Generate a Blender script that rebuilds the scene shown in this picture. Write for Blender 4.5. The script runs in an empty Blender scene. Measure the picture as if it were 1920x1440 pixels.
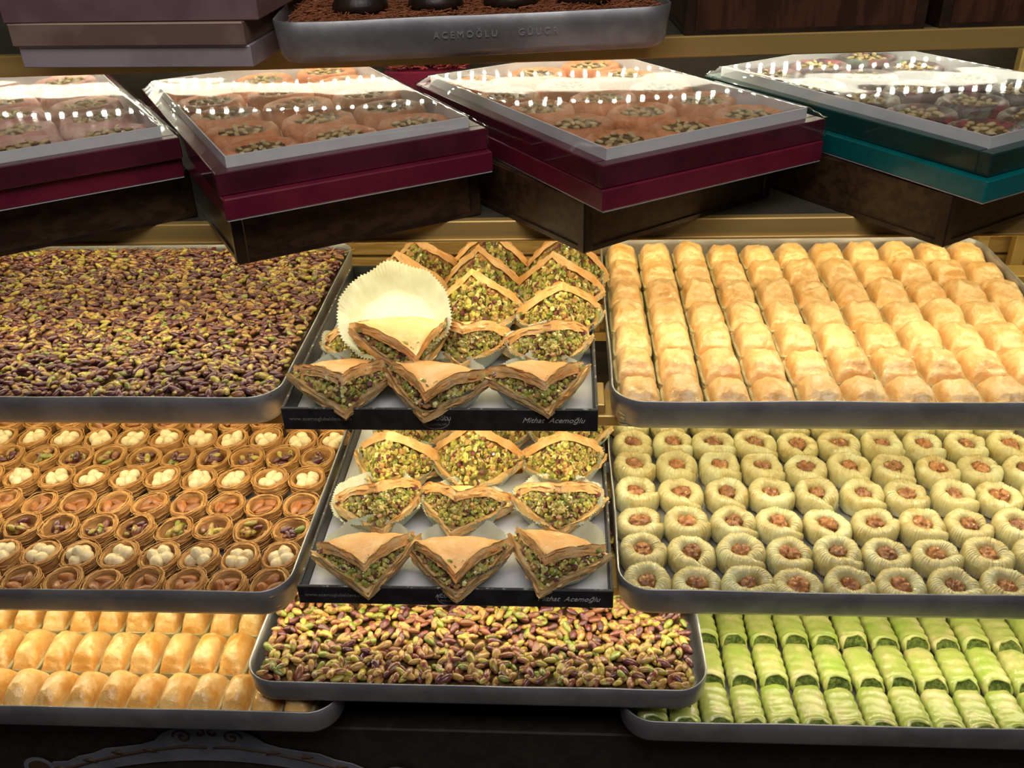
import bpy, math, random
import numpy as np
from mathutils import Vector, Matrix, Euler, noise
C = bpy.context.scene
COL = C.collection
ZO = 1.45            # eye height of the photographer above the shop floor
PI = math.pi
R_ = math.radians
random.seed(7)
RNG = np.random.default_rng(11)

# ---------------------------------------------------------------- camera
cam_d = bpy.data.cameras.new('camera')
cam = bpy.data.objects.new('camera', cam_d)
COL.objects.link(cam)
p_, y_, r_ = R_(30.5), R_(3.77), R_(-1.7)
fw = Vector((-math.sin(y_)*math.cos(p_), math.cos(y_)*math.cos(p_), -math.sin(p_)))
rt0 = Vector((math.cos(y_), math.sin(y_), 0)); up0 = rt0.cross(fw)
rt = rt0*math.cos(r_) + up0*math.sin(r_); up = -rt0*math.sin(r_) + up0*math.cos(r_)
M = Matrix((rt, up, -fw)).transposed().to_4x4(); M.translation = Vector((0, 0, ZO))
cam.matrix_world = M
cam_d.sensor_width = 36; cam_d.lens = 36*1762.26/1920
cam_d.clip_start = .02; cam_d.clip_end = 30
C.camera = cam

# ---------------------------------------------------------------- world, light, exposure
C.view_settings.view_transform = 'Standard'; C.view_settings.look = 'None'
C.view_settings.gamma = 1; C.view_settings.exposure = 0.0
C.view_settings.use_curve_mapping = False
w = bpy.data.worlds.new('world'); C.world = w; w.use_nodes = True
w.node_tree.nodes['Background'].inputs[0].default_value = (.62, .58, .60, 1)
w.node_tree.nodes['Background'].inputs[1].default_value = .05

def area(name, loc, sx, sy, energy, color, rot=(0, 0, 0), spread=180):
    l = bpy.data.lights.new(name, 'AREA'); l.shape = 'RECTANGLE'; l.size = sx; l.size_y = sy
    l.energy = energy; l.color = color; l.spread = R_(spread)
    o = bpy.data.objects.new(name, l); COL.objects.link(o)
    o.location = (loc[0], loc[1], loc[2]+ZO); o.rotation_euler = rot
    return o
WARM = (1, .84, .47); WHITE = (1, .96, .76)
area('shop_ceiling_light', (.1, -.15, 1.15), 1.6, .8, 22, (1, .94, .92), (R_(33), 0, 0))
area('led_light', (-.05, 1.24, -.2262), 1.5, .07, 1.0, WHITE)
area('led_light', (-.05, .992, -.392), 1.8, .014, 2.2, WARM, (R_(8), 0, 0))
area('led_light', (-.05, 1.27, -.392), 1.8, .012, 2.3, WARM)
area('led_light', (-.05, .90, -.592), 1.8, .014, 1.65, WARM, (R_(4), 0, 0))
area('led_light', (-.05, 1.10, -.600), 1.8, .012, 1.6, WARM)
area('led_light', (-.05, .785, -.757), 1.8, .012, .95, WARM, (R_(-4), 0, 0))

# ---------------------------------------------------------------- materials
def nd(nt, t, **kw):
    n = nt.nodes.new(t)
    for k, v in kw.items(): setattr(n, k, v)
    return n

def mat(name, c1, c2=None, rough=.5, metal=0, coat=0, scale=20, lo=.4, hi=.6, bump=0, bscale=80, detail=4,
        stretch=(1, 1, 1), vcol=None, c3=None, s3=60, lo3=.5, hi3=.62, spec=.5, trans=0, sss=0, rand=True, world=False,
        rvar=0, emit=None, estr=0, ior=1.45, coat_rough=.05, valvar=0):
    m = bpy.data.materials.new(name); m.use_nodes = True; nt = m.node_tree; L = nt.links
    b = nt.nodes['Principled BSDF']
    b.inputs['Roughness'].default_value = rough; b.inputs['Metallic'].default_value = metal
    b.inputs['Coat Weight'].default_value = coat; b.inputs['Coat Roughness'].default_value = coat_rough
    b.inputs['Specular IOR Level'].default_value = spec
    b.inputs['Transmission Weight'].default_value = trans; b.inputs['IOR'].default_value = ior
    if sss:
        b.inputs['Subsurface Weight'].default_value = sss; b.inputs['Subsurface Radius'].default_value = (.006, .003, .001)
        b.inputs['Subsurface Scale'].default_value = 1
    if world: src = nd(nt, 'ShaderNodeNewGeometry').outputs['Position']
    else: src = nd(nt, 'ShaderNodeTexCoord').outputs['Object']
    mp = nd(nt, 'ShaderNodeMapping'); mp.inputs['Scale'].default_value = stretch; L.new(src, mp.inputs['Vector'])
    oi = nd(nt, 'ShaderNodeObjectInfo')
    if rand and not world:
        ml = nd(nt, 'ShaderNodeMath', operation='MULTIPLY'); ml.inputs[1].default_value = 9.0
        L.new(oi.outputs['Random'], ml.inputs[0]); cb = nd(nt, 'ShaderNodeCombineXYZ')
        for i in range(3): L.new(ml.outputs[0], cb.inputs[i])
        L.new(cb.outputs[0], mp.inputs['Location'])
    vec = mp.outputs[0]
    col = None
    def nz(s, d=detail):
        n = nd(nt, 'ShaderNodeTexNoise'); n.inputs['Scale'].default_value = s; n.inputs['Detail'].default_value = d
        n.inputs['Roughness'].default_value = .6; L.new(vec, n.inputs['Vector']); return n.outputs['Fac']
    def mr(f, a, z):
        n = nd(nt, 'ShaderNodeMapRange'); n.inputs['From Min'].default_value = a; n.inputs['From Max'].default_value = z
        n.interpolation_type = 'SMOOTHSTEP'; L.new(f, n.inputs['Value']); return n.outputs[0]
    def mix(f, a, bb):
        n = nd(nt, 'ShaderNodeMix', data_type='RGBA'); L.new(f, n.inputs['Factor'])
        for i, q in ((6, a), (7, bb)):
            if isinstance(q, tuple): n.inputs[i].default_value = (*q, 1)
            else: L.new(q, n.inputs[i])
        return n.outputs[2]
    base = c1
    if vcol:
        a = nd(nt, 'ShaderNodeAttribute', attribute_name='Col'); base = a.outputs['Color']
    if c2: col = mix(mr(nz(scale), lo, hi), base, c2)
    if c3: col = mix(mr(nz(s3), lo3, hi3), col if col is not None else base, c3)
    if col is None and vcol: col = base
    if valvar:
        hs = nd(nt, 'ShaderNodeHueSaturation'); m2 = nd(nt, 'ShaderNodeMapRange')
        m2.inputs['To Min'].default_value = 1-valvar; m2.inputs['To Max'].default_value = 1+valvar
        L.new(oi.outputs['Random'], m2.inputs['Value']); L.new(m2.outputs[0], hs.inputs['Value'])
        if col is None: hs.inputs['Color'].default_value = (*c1, 1)
        else: L.new(col, hs.inputs['Color'])
        col = hs.outputs[0]
    if col is not None: L.new(col, b.inputs['Base Color'])
    else: b.inputs['Base Color'].default_value = (*c1, 1)
    if rvar:
        n = nd(nt, 'ShaderNodeMapRange'); n.inputs['To Min'].default_value = max(0, rough-rvar); n.inputs['To Max'].default_value = rough+rvar
        L.new(nz(scale*1.7), n.inputs['Value']); L.new(n.outputs[0], b.inputs['Roughness'])
    if bump:
        bp = nd(nt, 'ShaderNodeBump'); bp.inputs['Strength'].default_value = bump; bp.inputs['Distance'].default_value = .002
        L.new(nz(bscale, 5), bp.inputs['Height']); L.new(bp.outputs[0], b.inputs['Normal'])
        if coat: L.new(bp.outputs[0], b.inputs['Coat Normal'])
    if emit:
        b.inputs['Emission Color'].default_value = (*emit, 1); b.inputs['Emission Strength'].default_value = estr
    return m

MT = dict(
 alu=mat('tray_aluminium', (.46, .46, .47), (.34, .34, .35), rough=.42, metal=.75, scale=14, bump=.12, bscale=60, rvar=.1, c3=(.30, .27, .20), s3=9, lo3=.62, hi3=.75, world=True),
 gold=mat('brushed_brass', (.62, .42, .14), (.48, .32, .10), rough=.38, metal=.45, scale=8, stretch=(.1, 2, 2), bump=.05, bscale=90, world=True),
 shelf=mat('shelf_board', (.05, .045, .035), (.08, .07, .05), rough=.35, scale=6, world=True),
 black=mat('black_card', (.010, .010, .012), (.02, .02, .024), rough=.42, scale=60, bump=.08, bscale=300, world=True),
 wear=mat('worn_card_edge', (.05, .05, .05), (.35, .35, .33), rough=.7, scale=160, lo=.56, hi=.66, world=True),
 paper=mat('white_paper', (.74, .75, .78), (.66, .67, .70), rough=.35, scale=12, world=True),
 liner=mat('fluted_liner_paper', (.62, .66, .56), (.56, .60, .48), rough=.5, scale=40, sss=0),
 phyllo=mat('baked_phyllo', (.84, .57, .26), (.72, .38, .12), rough=.42, coat=.25, scale=55, lo=.46, hi=.70, bump=.5, bscale=200, c3=(.88, .68, .40), s3=110, lo3=.52, hi3=.66, valvar=.06),
 phyllo_top=mat('browned_phyllo', (.82, .43, .15), (.86, .56, .26), rough=.36, coat=.35, scale=45, lo=.4, hi=.66, bump=.9, bscale=150, valvar=.08),
 chop=mat('chopped_pistachio', (.4, .4, .1), vcol=True, rough=.4, coat=.35, c2=(.14, .05, .04), scale=190, lo=.56, hi=.66),
 nut=mat('pistachio_kernel', (.4, .4, .1), vcol=True, rough=.30, coat=.8, c2=(.10, .02, .03), scale=150, lo=.50, hi=.60, world=True, bump=.25, bscale=400),
 nut2=mat('pistachio_kernel_pale', (.4, .4, .1), vcol=True, rough=.32, coat=.65, c2=(.20, .045, .035), scale=150, lo=.50, hi=.62, world=True, bump=.25, bscale=400),
 syrup=mat('dark_syrup_base', (.12, .07, .02), (.06, .03, .015), rough=.3, coat=.5, scale=60, bump=.6, bscale=200, world=True),
 kad=mat('shredded_pastry', (.52, .27, .08), (.40, .18, .045), rough=.5, coat=.15, scale=70, bump=.7, bscale=260, stretch=(1, 1, 5), valvar=.08),
 strand=mat('pastry_strand', (.60, .34, .11), (.44, .21, .055), rough=.45, coat=.15, scale=60),
 hazel=mat('blanched_hazelnut', (.76, .64, .38), (.64, .47, .22), rough=.35, coat=.3, scale=90, lo=.5, hi=.7, c3=(.35, .17, .06), s3=50, lo3=.70, hi3=.74, bump=.15, bscale=120),
 almond=mat('roasted_almond', (.34, .115, .022), (.20, .06, .012), rough=.38, coat=.4, scale=60, stretch=(.6, 4, 4), bump=.5, bscale=90, valvar=.12),
 bak=mat('glazed_baklava_crust', (.82, .54, .23), (.72, .38, .11), rough=.28, coat=.9, scale=40, lo=.42, hi=.66, bump=.85, bscale=150, c3=(.86, .62, .30), s3=34, lo3=.52, hi3=.70, valvar=.06),
 bakbase=mat('soaked_layers', (.58, .52, .27), (.46, .38, .16), rough=.35, coat=.4, scale=60, bump=.7, bscale=200, stretch=(1, 1, 4)),
 finger=mat('golden_finger_crust', (.80, .50, .17), (.68, .34, .07), rough=.28, coat=.9, scale=34, lo=.42, hi=.62, bump=.85, bscale=130, c3=(.86, .62, .28), s3=36, lo3=.5, hi3=.68, valvar=.05),
 ring=mat('pale_shirred_phyllo', (.50, .44, .20), (.40, .30, .10), rough=.24, coat=.9, scale=60, lo=.45, hi=.7, bump=.45, bscale=180, valvar=.06, c3=(.56, .55, .30), s3=25, lo3=.5, hi3=.65),
 walnut=mat('walnut_kernel', (.36, .15, .045), (.22, .075, .022), rough=.36, coat=.45, scale=110, bump=.7, bscale=170, valvar=.25, c3=(.60, .36, .14), s3=120, lo3=.58, hi3=.7),
 green=mat('green_phyllo', (.40, .47, .11), (.58, .54, .22), rough=.25, coat=.8, scale=35, lo=.42, hi=.68, bump=.4, bscale=110, c3=(.34, .46, .08), s3=28, lo3=.54, hi3=.68, valvar=.08),
 greenfill=mat('ground_pistachio', (.07, .13, .015), (.19, .25, .04), rough=.6, coat=.2, scale=220, bump=1, bscale=420),
 burg=mat('burgundy_card', (.16, .012, .032), (.11, .008, .025), rough=.32, scale=10, coat=.2, world=True),
 burgd=mat('dark_burgundy_card', (.11, .012, .028), (.07, .008, .02), rough=.3, scale=12, coat=.3, world=True),
 teal=mat('teal_card', (.0, .13, .13), (.0, .09, .09), rough=.32, scale=10, coat=.2, world=True),
 teald=mat('dark_teal_card', (.008, .035, .03), (.006, .05, .045), rough=.3, scale=12, coat=.3, world=True),
 wood=mat('dark_stained_wood', (.055, .030, .014), (.028, .014, .007), rough=.38, scale=16, stretch=(.6, 6, 6), world=True, bump=.1, bscale=60, coat=.2),
 woodf=mat('wood_frame_edge', (.020, .011, .007), (.034, .018, .010), rough=.32, scale=30, world=True, coat=.3),
 redwood=mat('red_brown_wood', (.075, .028, .012), (.035, .013, .007), rough=.35, scale=14, stretch=(5, 5, .7), world=True, coat=.25),
 under=mat('pale_shelf_underside', (.62, .60, .48), rough=.45),
 white=mat('white_card', (.72, .72, .76), (.66, .66, .70), rough=.35, scale=14, world=True),
 mauve=mat('mauve_grey_card', (.34, .29, .31), (.27, .22, .23), rough=.40, scale=9, world=True, bump=.06, bscale=40),
 brownc=mat('brown_marbled_card', (.24, .165, .13), (.17, .10, .085), rough=.40, scale=12, world=True),
 pink=mat('rose_brown_card', (.20, .12, .13), (.15, .08, .09), rough=.38, scale=9, world=True),
 paleedge=mat('card_lid_edge', (.55, .40, .30), rough=.5),
 choc=mat('dark_chocolate', (.014, .009, .007), (.025, .015, .01), rough=.4, scale=60, bump=.3, bscale=150),
 floss=mat('brown_pastry_floss', (.36, .13, .055), (.25, .08, .03), rough=.45, coat=.2, scale=80, world=True),
 lok=mat('apricot_roll', (.74, .32, .15), (.60, .22, .09), rough=.5, coat=.2, scale=70, bump=1, bscale=260, valvar=.1),
 lokp=mat('pink_sugared_roll', (.72, .46, .40), (.55, .24, .22), rough=.55, scale=50, bump=.9, bscale=180, valvar=.1),
 lokd=mat('dark_fruit_roll', (.09, .05, .06), (.30, .06, .09), rough=.35, coat=.4, scale=45, lo=.5, hi=.6, bump=.9, bscale=160, c3=(.16, .20, .17), s3=30, lo3=.55, hi3=.65, valvar=.2),
 lokc=mat('dark_roll_centre', (.20, .15, .08), (.11, .07, .04), rough=.4, coat=.3, scale=80, bump=.6, bscale=200),
 bean=mat('pale_nut_piece', (.62, .50, .28), (.48, .34, .15), rough=.4, scale=60, coat=.2),
 red=mat('red_candied_peel', (.34, .05, .03), (.20, .03, .03), rough=.4, coat=.3, scale=60, world=True),
 ink=mat('grey_print', (.16, .16, .155), rough=.5),
 ink2=mat('silver_print', (.42, .42, .41), rough=.4),
 stamp=mat('stamped_metal', (.62, .62, .62), rough=.4, metal=.7),
 led=mat('led_emitter', (1, 1, 1), emit=(1, .97, .78), estr=130),
 ledb=mat('led_strip_body', (.62, .62, .56), rough=.5),
 wall=mat('dark_back_panel', (.03, .022, .014), (.05, .035, .02), rough=.5, scale=5, stretch=(1, 1, 8), world=True),
 slat=mat('golden_wood_slat', (.42, .27, .09), (.30, .18, .05), rough=.5, scale=30, stretch=(.4, 4, 4), world=True, bump=.3, bscale=90),
 plinth=mat('dark_plinth', (.035, .027, .018), (.024, .018, .012), rough=.55, scale=70, world=True, bump=.15, bscale=300),
 floorm=mat('shop_floor', (.10, .09, .08), (.07, .06, .05), rough=.6, scale=4, world=True),
 reliefw=mat('relief_pale', (.20, .20, .23), (.15, .15, .175), rough=.6, scale=20, world=True),
 reliefb=mat('relief_brown', (.085, .045, .025), rough=.6),
)
def film_mat():
    m = bpy.data.materials.new('clear_wrap'); m.use_nodes = True; nt = m.node_tree; nt.nodes.clear(); L = nt.links
    o = nd(nt, 'ShaderNodeOutputMaterial'); t = nd(nt, 'ShaderNodeBsdfTransparent'); g = nd(nt, 'ShaderNodeBsdfGlossy')
    t.inputs[0].default_value = (.97, .98, .95, 1)
    g.inputs['Roughness'].default_value = .05
    f = nd(nt, 'ShaderNodeFresnel'); ge = nd(nt, 'ShaderNodeNewGeometry'); io = nd(nt, 'ShaderNodeMapRange')
    io.inputs['To Min'].default_value = 1.45; io.inputs['To Max'].default_value = 1/1.45     # same film from either side
    L.new(ge.outputs['Backfacing'], io.inputs['Value']); L.new(io.outputs[0], f.inputs['IOR'])
    mx = nd(nt, 'ShaderNodeMixShader'); bp = nd(nt, 'ShaderNodeBump'); n = nd(nt, 'ShaderNodeTexNoise')
    tc = nd(nt, 'ShaderNodeTexCoord'); L.new(tc.outputs['Object'], n.inputs['Vector'])
    n.inputs['Scale'].default_value = 30; n.inputs['Detail'].default_value = 3
    bp.inputs['Strength'].default_value = .08; bp.inputs['Distance'].default_value = .0012
    L.new(n.outputs['Fac'], bp.inputs['Height']); L.new(bp.outputs[0], g.inputs['Normal'])
    ma = nd(nt, 'ShaderNodeMath', operation='MULTIPLY'); ma.inputs[1].default_value = 1.1; ma.use_clamp = True
    L.new(f.outputs[0], ma.inputs[0]); L.new(ma.outputs[0], mx.inputs[0])
    L.new(t.outputs[0], mx.inputs[1]); L.new(g.outputs[0], mx.inputs[2]); L.new(mx.outputs[0], o.inputs[0])
    return m
MT['film'] = film_mat()

# ---------------------------------------------------------------- mesh helpers
class MB:
    def __init__(s): s.v = []; s.f = []; s.c = None
    def add(s, vs, fs, M=None):
        o = len(s.v)
        s.v += [tuple(M @ Vector(p)) for p in vs] if M else [tuple(p) for p in vs]
        s.f += [tuple(i+o for i in f) for f in fs]
        return s
    def box(s, x0, x1, y0, y1, z0, z1, b=0, M=None):
        if b <= 0:
            vs = [(x, y, z) for z in (z0, z1) for y in (y0, y1) for x in (x0, x1)]
            fs = [(0, 2, 3, 1), (4, 5, 7, 6), (0, 1, 5, 4), (2, 6, 7, 3), (0, 4, 6, 2), (1, 3, 7, 5)]
            return s.add(vs, fs, M)
        bm_v = []; rings = []
        for z, i in ((z0, b), (z0+b, 0), (z1-b, 0), (z1, b)):
            r = []
            for cx, cy, sx, sy in ((x0, y0, 1, 1), (x1, y0, -1, 1), (x1, y1, -1, -1), (x0, y1, 1, -1)):
                a = (cx+sx*i, cy+sy*(i+b)); c = (cx+sx*(i+b), cy+sy*i)
                pr = (a, c) if (sx*sy > 0) else (c, a)
                for q in pr: r.append(len(bm_v)); bm_v.append((q[0], q[1], z))
            rings.append(r)
        fs = [tuple(reversed(rings[0])), tuple(rings[-1])]
        for k in range(3):
            for j in range(8):
                fs.append((rings[k][j], rings[k][(j+1) % 8], rings[k+1][(j+1) % 8], rings[k+1][j]))
        return s.add(bm_v, fs, M)
    def grid(s, nu, nv, fn, wrapu=False, M=None):
        vs = [fn(i, j) for j in range(nv) for i in range(nu)]
        fs = []
        for j in range(nv-1):
            for i in range(nu if wrapu else nu-1):
                i2 = (i+1) % nu
                fs.append((j*nu+i, j*nu+i2, (j+1)*nu+i2, (j+1)*nu+i))
        return s.add(vs, fs, M)
    def tube(s, pts, r, n=6, rad=None, cap=True, M=None):
        pts = [Vector(p) for p in pts]; vs = []; fs = []
        for k, p in enumerate(pts):
            d = (pts[min(k+1, len(pts)-1)]-pts[max(k-1, 0)])
            if d.length < 1e-9: d = Vector((0, 0, 1))
            d.normalize(); a = d.cross(Vector((0, 0, 1)) if abs(d.z) < .95 else Vector((1, 0, 0))).normalized(); b = d.cross(a)
            rr = rad[k] if rad else r
            for j in range(n):
                t = 2*PI*j/n; vs.append(p + a*math.cos(t)*rr + b*math.sin(t)*rr)
        for k in range(len(pts)-1):
            for j in range(n):
                fs.append((k*n+j, k*n+(j+1) % n, (k+1)*n+(j+1) % n, (k+1)*n+j))
        if cap: fs.append(tuple(range(n-1, -1, -1))); fs.append(tuple((len(pts)-1)*n+j for j in range(n)))
        return s.add(vs, fs, M)
    def mesh(s, name, m, smooth=True, vcol=None):
        me = bpy.data.meshes.new(name); me.from_pydata(s.v, [], s.f)
        for q in (m if isinstance(m, (list, tuple)) else [m]): me.materials.append(q)
        me.polygons.foreach_set('use_smooth', [smooth]*len(me.polygons))
        if vcol is not None:
            a = me.color_attributes.new('Col', 'FLOAT_COLOR', 'POINT')
            vc = np.ones((len(s.v), 4), dtype=np.float32); vc[:, :3] = np.asarray(vcol, dtype=np.float32)
            a.data.foreach_set('color', vc.ravel())
        me.update(); return me

def ob(name, me, parent=None, loc=(0, 0, 0), rot=(0, 0, 0), sc=(1, 1, 1)):
    o = bpy.data.objects.new(name, me); COL.objects.link(o); o.parent = parent
    o.location = loc; o.rotation_euler = rot; o.scale = sc
    return o
def W(x, y, z): return (x, y, z+ZO)
def tag(o, label=None, cat=None, group=None, kind=None):
    if label: o['label'] = label
    if cat: o['category'] = cat
    if group: o['group'] = group
    if kind: o['kind'] = kind
    return o
def thing(name, label, cat, loc=(0, 0, 0), rot=(0, 0, 0), group=None):
    return tag(ob(name, None, None, loc, rot), label, cat, group)
ORD = ['first', 'second', 'third', 'fourth', 'fifth', 'sixth', 'seventh', 'eighth', 'ninth', 'tenth', 'eleventh', 'twelfth', 'thirteenth', 'fourteenth', 'fifteenth', 'sixteenth', 'seventeenth', 'eighteenth']
def rowname(j): return 'front row' if j == 0 else ORD[j]+' row back'
def fbm(x, y, z=0, o=3):
    v = 0; a = 1
    for k in range(o): v += a*noise.noise(Vector((x, y, z))); x *= 2.03; y *= 2.03; z = z*2.03+3.1; a *= .5
    return v
def sphere_t(nu, nv):
    vs = [(0, 0, -1)]; fs = []
    for j in range(1, nv):
        t = -PI/2+PI*j/nv
        for i in range(nu):
            a = 2*PI*i/nu; vs.append((math.cos(t)*math.cos(a), math.cos(t)*math.sin(a), math.sin(t)))
    vs.append((0, 0, 1)); n = len(vs)-1
    for i in range(nu):
        fs.append((0, 1+(i+1) % nu, 1+i)); fs.append((n, n-nu+i, n-nu+(i+1) % nu))
    for j in range(nv-2):
        for i in range(nu):
            a = 1+j*nu+i; b = 1+j*nu+(i+1) % nu; fs.append((a, b, b+nu, a+nu))
    return np.array(vs), fs
def scatter(mb_list, templ, fs):      # arrays of (R3x3*scale, loc) -> joined mesh arrays
    vs = np.concatenate([templ @ A.T + t for A, t in mb_list]); n = len(templ)
    F = [];
    for k in range(len(mb_list)):
        o = k*n; F += [tuple(i+o for i in f) for f in fs]
    return vs, F
def rotm(a, b, c): return np.array(Euler((a, b, c)).to_matrix())

# ---------------------------------------------------------------- the setting
def struct(name, mb, m, parent=None, smooth=False):
    o = ob(name, mb.mesh(name, m, smooth), parent)
    if parent is None: o['kind'] = 'structure'
    return o
struct('floor', MB().box(-2.6, 2.6, -2.0, 1.6, -.05, 0), MT['floorm'])
struct('wall_back', MB().box(-2.6, 2.6, 1.50, 1.56, 0, 2.6), MT['wall'])
struct('wall_left', MB().box(-1.08, -1.02, .60, 1.50, 0, 2.6), MT['wall'])
struct('wall_right', MB().box(1.02, 1.08, .60, 1.50, 0, 2.6), MT['wall'])
pl = thing('trim_1', None, None); pl['kind'] = 'structure'
ob('plinth_panel', MB().box(-1.02, 1.02, .735, .77, 0, ZO-.905, .002).mesh('plinth_panel', MT['plinth'], False), pl)
ob('plinth_ledge', MB().box(-1.02, 1.02, .775, 1.50, ZO-.90, ZO-.889).mesh('plinth_ledge', MT['plinth'], False), pl)

def bar(rack, name, x0, x1, y0, y1, z0, z1, m='gold', rz=0, pivot=None):
    return ob(name, MB().box(x0, x1, y0, y1, z0+ZO, z1+ZO, .0012).mesh(name, MT[m], False), rack)
# slatted back
sl = thing('slatted_backing', 'golden wooden slats across the back, seen between shelf and tall pistachio triangles', 'backing', W(0, 1.48, -.7))
sl.location = (0, 0, 0)
for k in range(9):
    z = -.78 + k*.040
    ob('slat', MB().box(-1.0, 1.0, 1.478, 1.4995, z+ZO, z+.036+ZO, .003).mesh('slat', MT['slat'], False), sl)
# posts
for i, x in enumerate((.665, .725)):
    t = tag(ob('rack_post', MB().box(x-.010, x+.010, 1.44, 1.46, 0, 1.9, .002).mesh('rack_post', MT['gold'], False)),
        ('inner' if i == 0 else 'outer')+' brass upright post at the far right behind the teal boxes', 'post', 'brass upright posts')

# top shelf, slightly askew
A_ANG = R_(3.6)
shA = thing('display_shelf', 'top brass-edged shelf carrying the mauve boxes, tray and dark crates', 'shelf', W(0, 1.072, -.198), (0, 0, A_ANG))
ob('shelf_board', MB().box(-1.0, .99, .012, .36, -.018, -.001).mesh('shelf_board', MT['shelf'], False), shA)
ob('shelf_underside', MB().box(-1.0, .99, .012, .36, -.0205, -.018).mesh('shelf_underside', MT['under'], False), shA)
ob('brass_edge', MB().box(-1.0, .99, 0, .012, -.0225, 0, .0012).mesh('brass_edge', MT['gold'], False), shA)
B_ANG = R_(.9)
shB = thing('display_shelf', 'middle brass-edged shelf under the stacks of wrapped burgundy and teal boxes', 'shelf', W(0, .962, -.363), (0, 0, B_ANG))
ob('shelf_board', MB().box(-1.0, 1.0, .012, .52, -.018, -.0005).mesh('shelf_board', MT['shelf'], False), shB)
ob('brass_edge', MB().box(-1.0, 1.0, 0, .012, -.0225, 0, .0012).mesh('brass_edge', MT['gold'], False), shB)
ob('brass_lip', MB().box(-1.0, 1.0, -.004, 0, -.0225, -.019, .0008).mesh('brass_lip', MT['gold'], False), shB)

def led(label, y, z, parent_rot, x0, x1, n):
    t = thing('led_strip', label, 'led strip', W(0, y, z), (0, 0, parent_rot), 'led strips under the shelves')
    sb = ob('strip_body', MB().box(x0, x1, -.005, .005, 0, .0016).mesh('strip_body', MT['ledb'], False), t)
    m = MB(); dx = (x1-x0)/n
    for k in range(n):
        x = x0+dx*(k+.5); m.box(x-.0019, x+.0019, -.0019, .0019, -.0014, 0)
    tag(ob('diode', m.mesh('diode', MT['led'], False), sb), kind='stuff')
led('front row of bright diodes under the top shelf, mirrored in the plastic wrap', 1.172, -.2216, A_ANG, -.85, .85, 100)
led('rear row of bright diodes under the top shelf, mirrored in the plastic wrap', 1.312, -.2216, A_ANG, -.85, .85, 100)

led('row of bright diodes under the middle shelf, above the upper trays', 1.012, -.3868, B_ANG, -.90, .90, 90)
led('row of bright diodes under the brass bars of the upper tray rack', .925, -.5855, 0, -.90, .90, 90)
led('row of bright diodes under the brass bars of the lower tray rack', .825, -.7527, 0, -.90, .90, 90)

def rack(label, ztop, ys, zr, yr0, yr1, xr=(-.30, .045)):
    t = thing('tray_rack', label, 'rack', (0, 0, 0))
    for a, b in ys:
        bar(t, 'rack_bar', -1.0, 1.0, a, b, ztop-.014, ztop)
    if zr:
        for a, b in yr0:
            bar(t, 'riser_bar', xr[0], xr[1], a, b, ztop, zr)
    for s in (-1, 1):
        bar(t, 'side_rail', s*1.006-.006, s*1.006+.006, ys[0][0], ys[-1][1], ztop-.014, ztop)
    return t
rack('brass bars carrying the upper three trays, glimpsed right of the upper black box', -.5695, ((.895, .955), (1.10, 1.14), (1.275, 1.315)), -.5575, ((.90, .95), (1.10, 1.14)), 0)
rack('brass bars carrying the nest and walnut trays, mostly hidden beneath them', -.7370, ((.80, .85), (.98, 1.02), (1.13, 1.17)), -.7225, ((.80, .85), (.98, 1.02)), 0)
rack('brass bars under the lowest trays, hidden beneath them', -.8690, ((.785, .83), (.95, .99), (1.10, 1.14)), None, (), 0)

# ---------------------------------------------------------------- trays
def rr_loop(w, d, r, inset, n=8):
    pts = []; x0, x1, y0, y1 = inset, w-inset, inset, d-inset; r = max(.002, r-inset)
    for cx, cy, a0 in ((x1-r, y0+r, -90), (x1-r, y1-r, 0), (x0+r, y1-r, 90), (x0+r, y0+r, 180)):
        for k in range(n+1):
            a = R_(a0+90*k/n); pts.append((cx+r*math.cos(a), cy+r*math.sin(a)))
    # extra points on straights so that the rim can undulate
    out = []
    for i, p in enumerate(pts):
        q = pts[(i+1) % len(pts)]; out.append(p)
        L = math.hypot(q[0]-p[0], q[1]-p[1])
        if (i+1) % (n+1) == 0:
            for k in range(1, 12): out.append((p[0]+(q[0]-p[0])*k/12, p[1]+(q[1]-p[1])*k/12))
    return out
def tray(label, x, y, z, w, d, h=.040, rz=0, r=.036, fl=.002, wob=.0012, seed=0):
    """x,y: outer front left corner of the rim; z underside"""
    m = MB(); br = .009; th = .0019
    prof = [(.055, 0), (fl+br, 0), (fl+br*.45, br*.18), (fl+br*.12, br*.55), (fl*.7, br), (fl*.3, h*.65), (0, h-.0008), (th*.5, h), (th+.0004, h-.001),
            (fl*.3+th, h*.65), (fl*.7+th, br), (fl+br*.12+th, br*.55+th*.4), (fl+br*.45+th, br*.18+th), (fl+br+th, th), (.055, th)]
    n = None
    for ins, zz in prof:
        lp = rr_loop(w, d, r, ins); n = len(lp)
        for (px, py) in lp:
            k = (zz/h)**2
            dz = k*wob*fbm(px*6+seed, py*6, seed); dx = k*wob*1.6*fbm(px*5, py*5+9, seed+4)
            m.v.append((px+dx, py+dx, zz+dz))
    for k in range(len(prof)-1):
        for i in range(n):
            j = (i+1) % n; m.f.append((k*n+i, k*n+j, (k+1)*n+j, (k+1)*n+i))
    m.f.append(tuple(range(n-1, -1, -1))); m.f.append(tuple((len(prof)-1)*n+i for i in range(n)))
    return tag(ob('baking_tray', m.mesh('baking_tray', MT['alu']), None, W(x, y, z), (0, 0, rz)), label, 'tray')
TC_L = tray('dented aluminium tray of dark purple-green pistachios, upper left', -.865, .865, -.5693, .548, .455, seed=1)
TC_R = tray('aluminium tray of square golden baklava, upper right', .050, .862, -.5693, .552, .470, seed=2)
TD_L = tray('aluminium tray full of round shredded nests, middle left', -.855, .739, -.7368, .558, .455, seed=3)
TD_R = tray('aluminium tray of walnut-filled rings, middle right', .057, .752, -.7368, .556, .455, seed=4)
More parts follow.
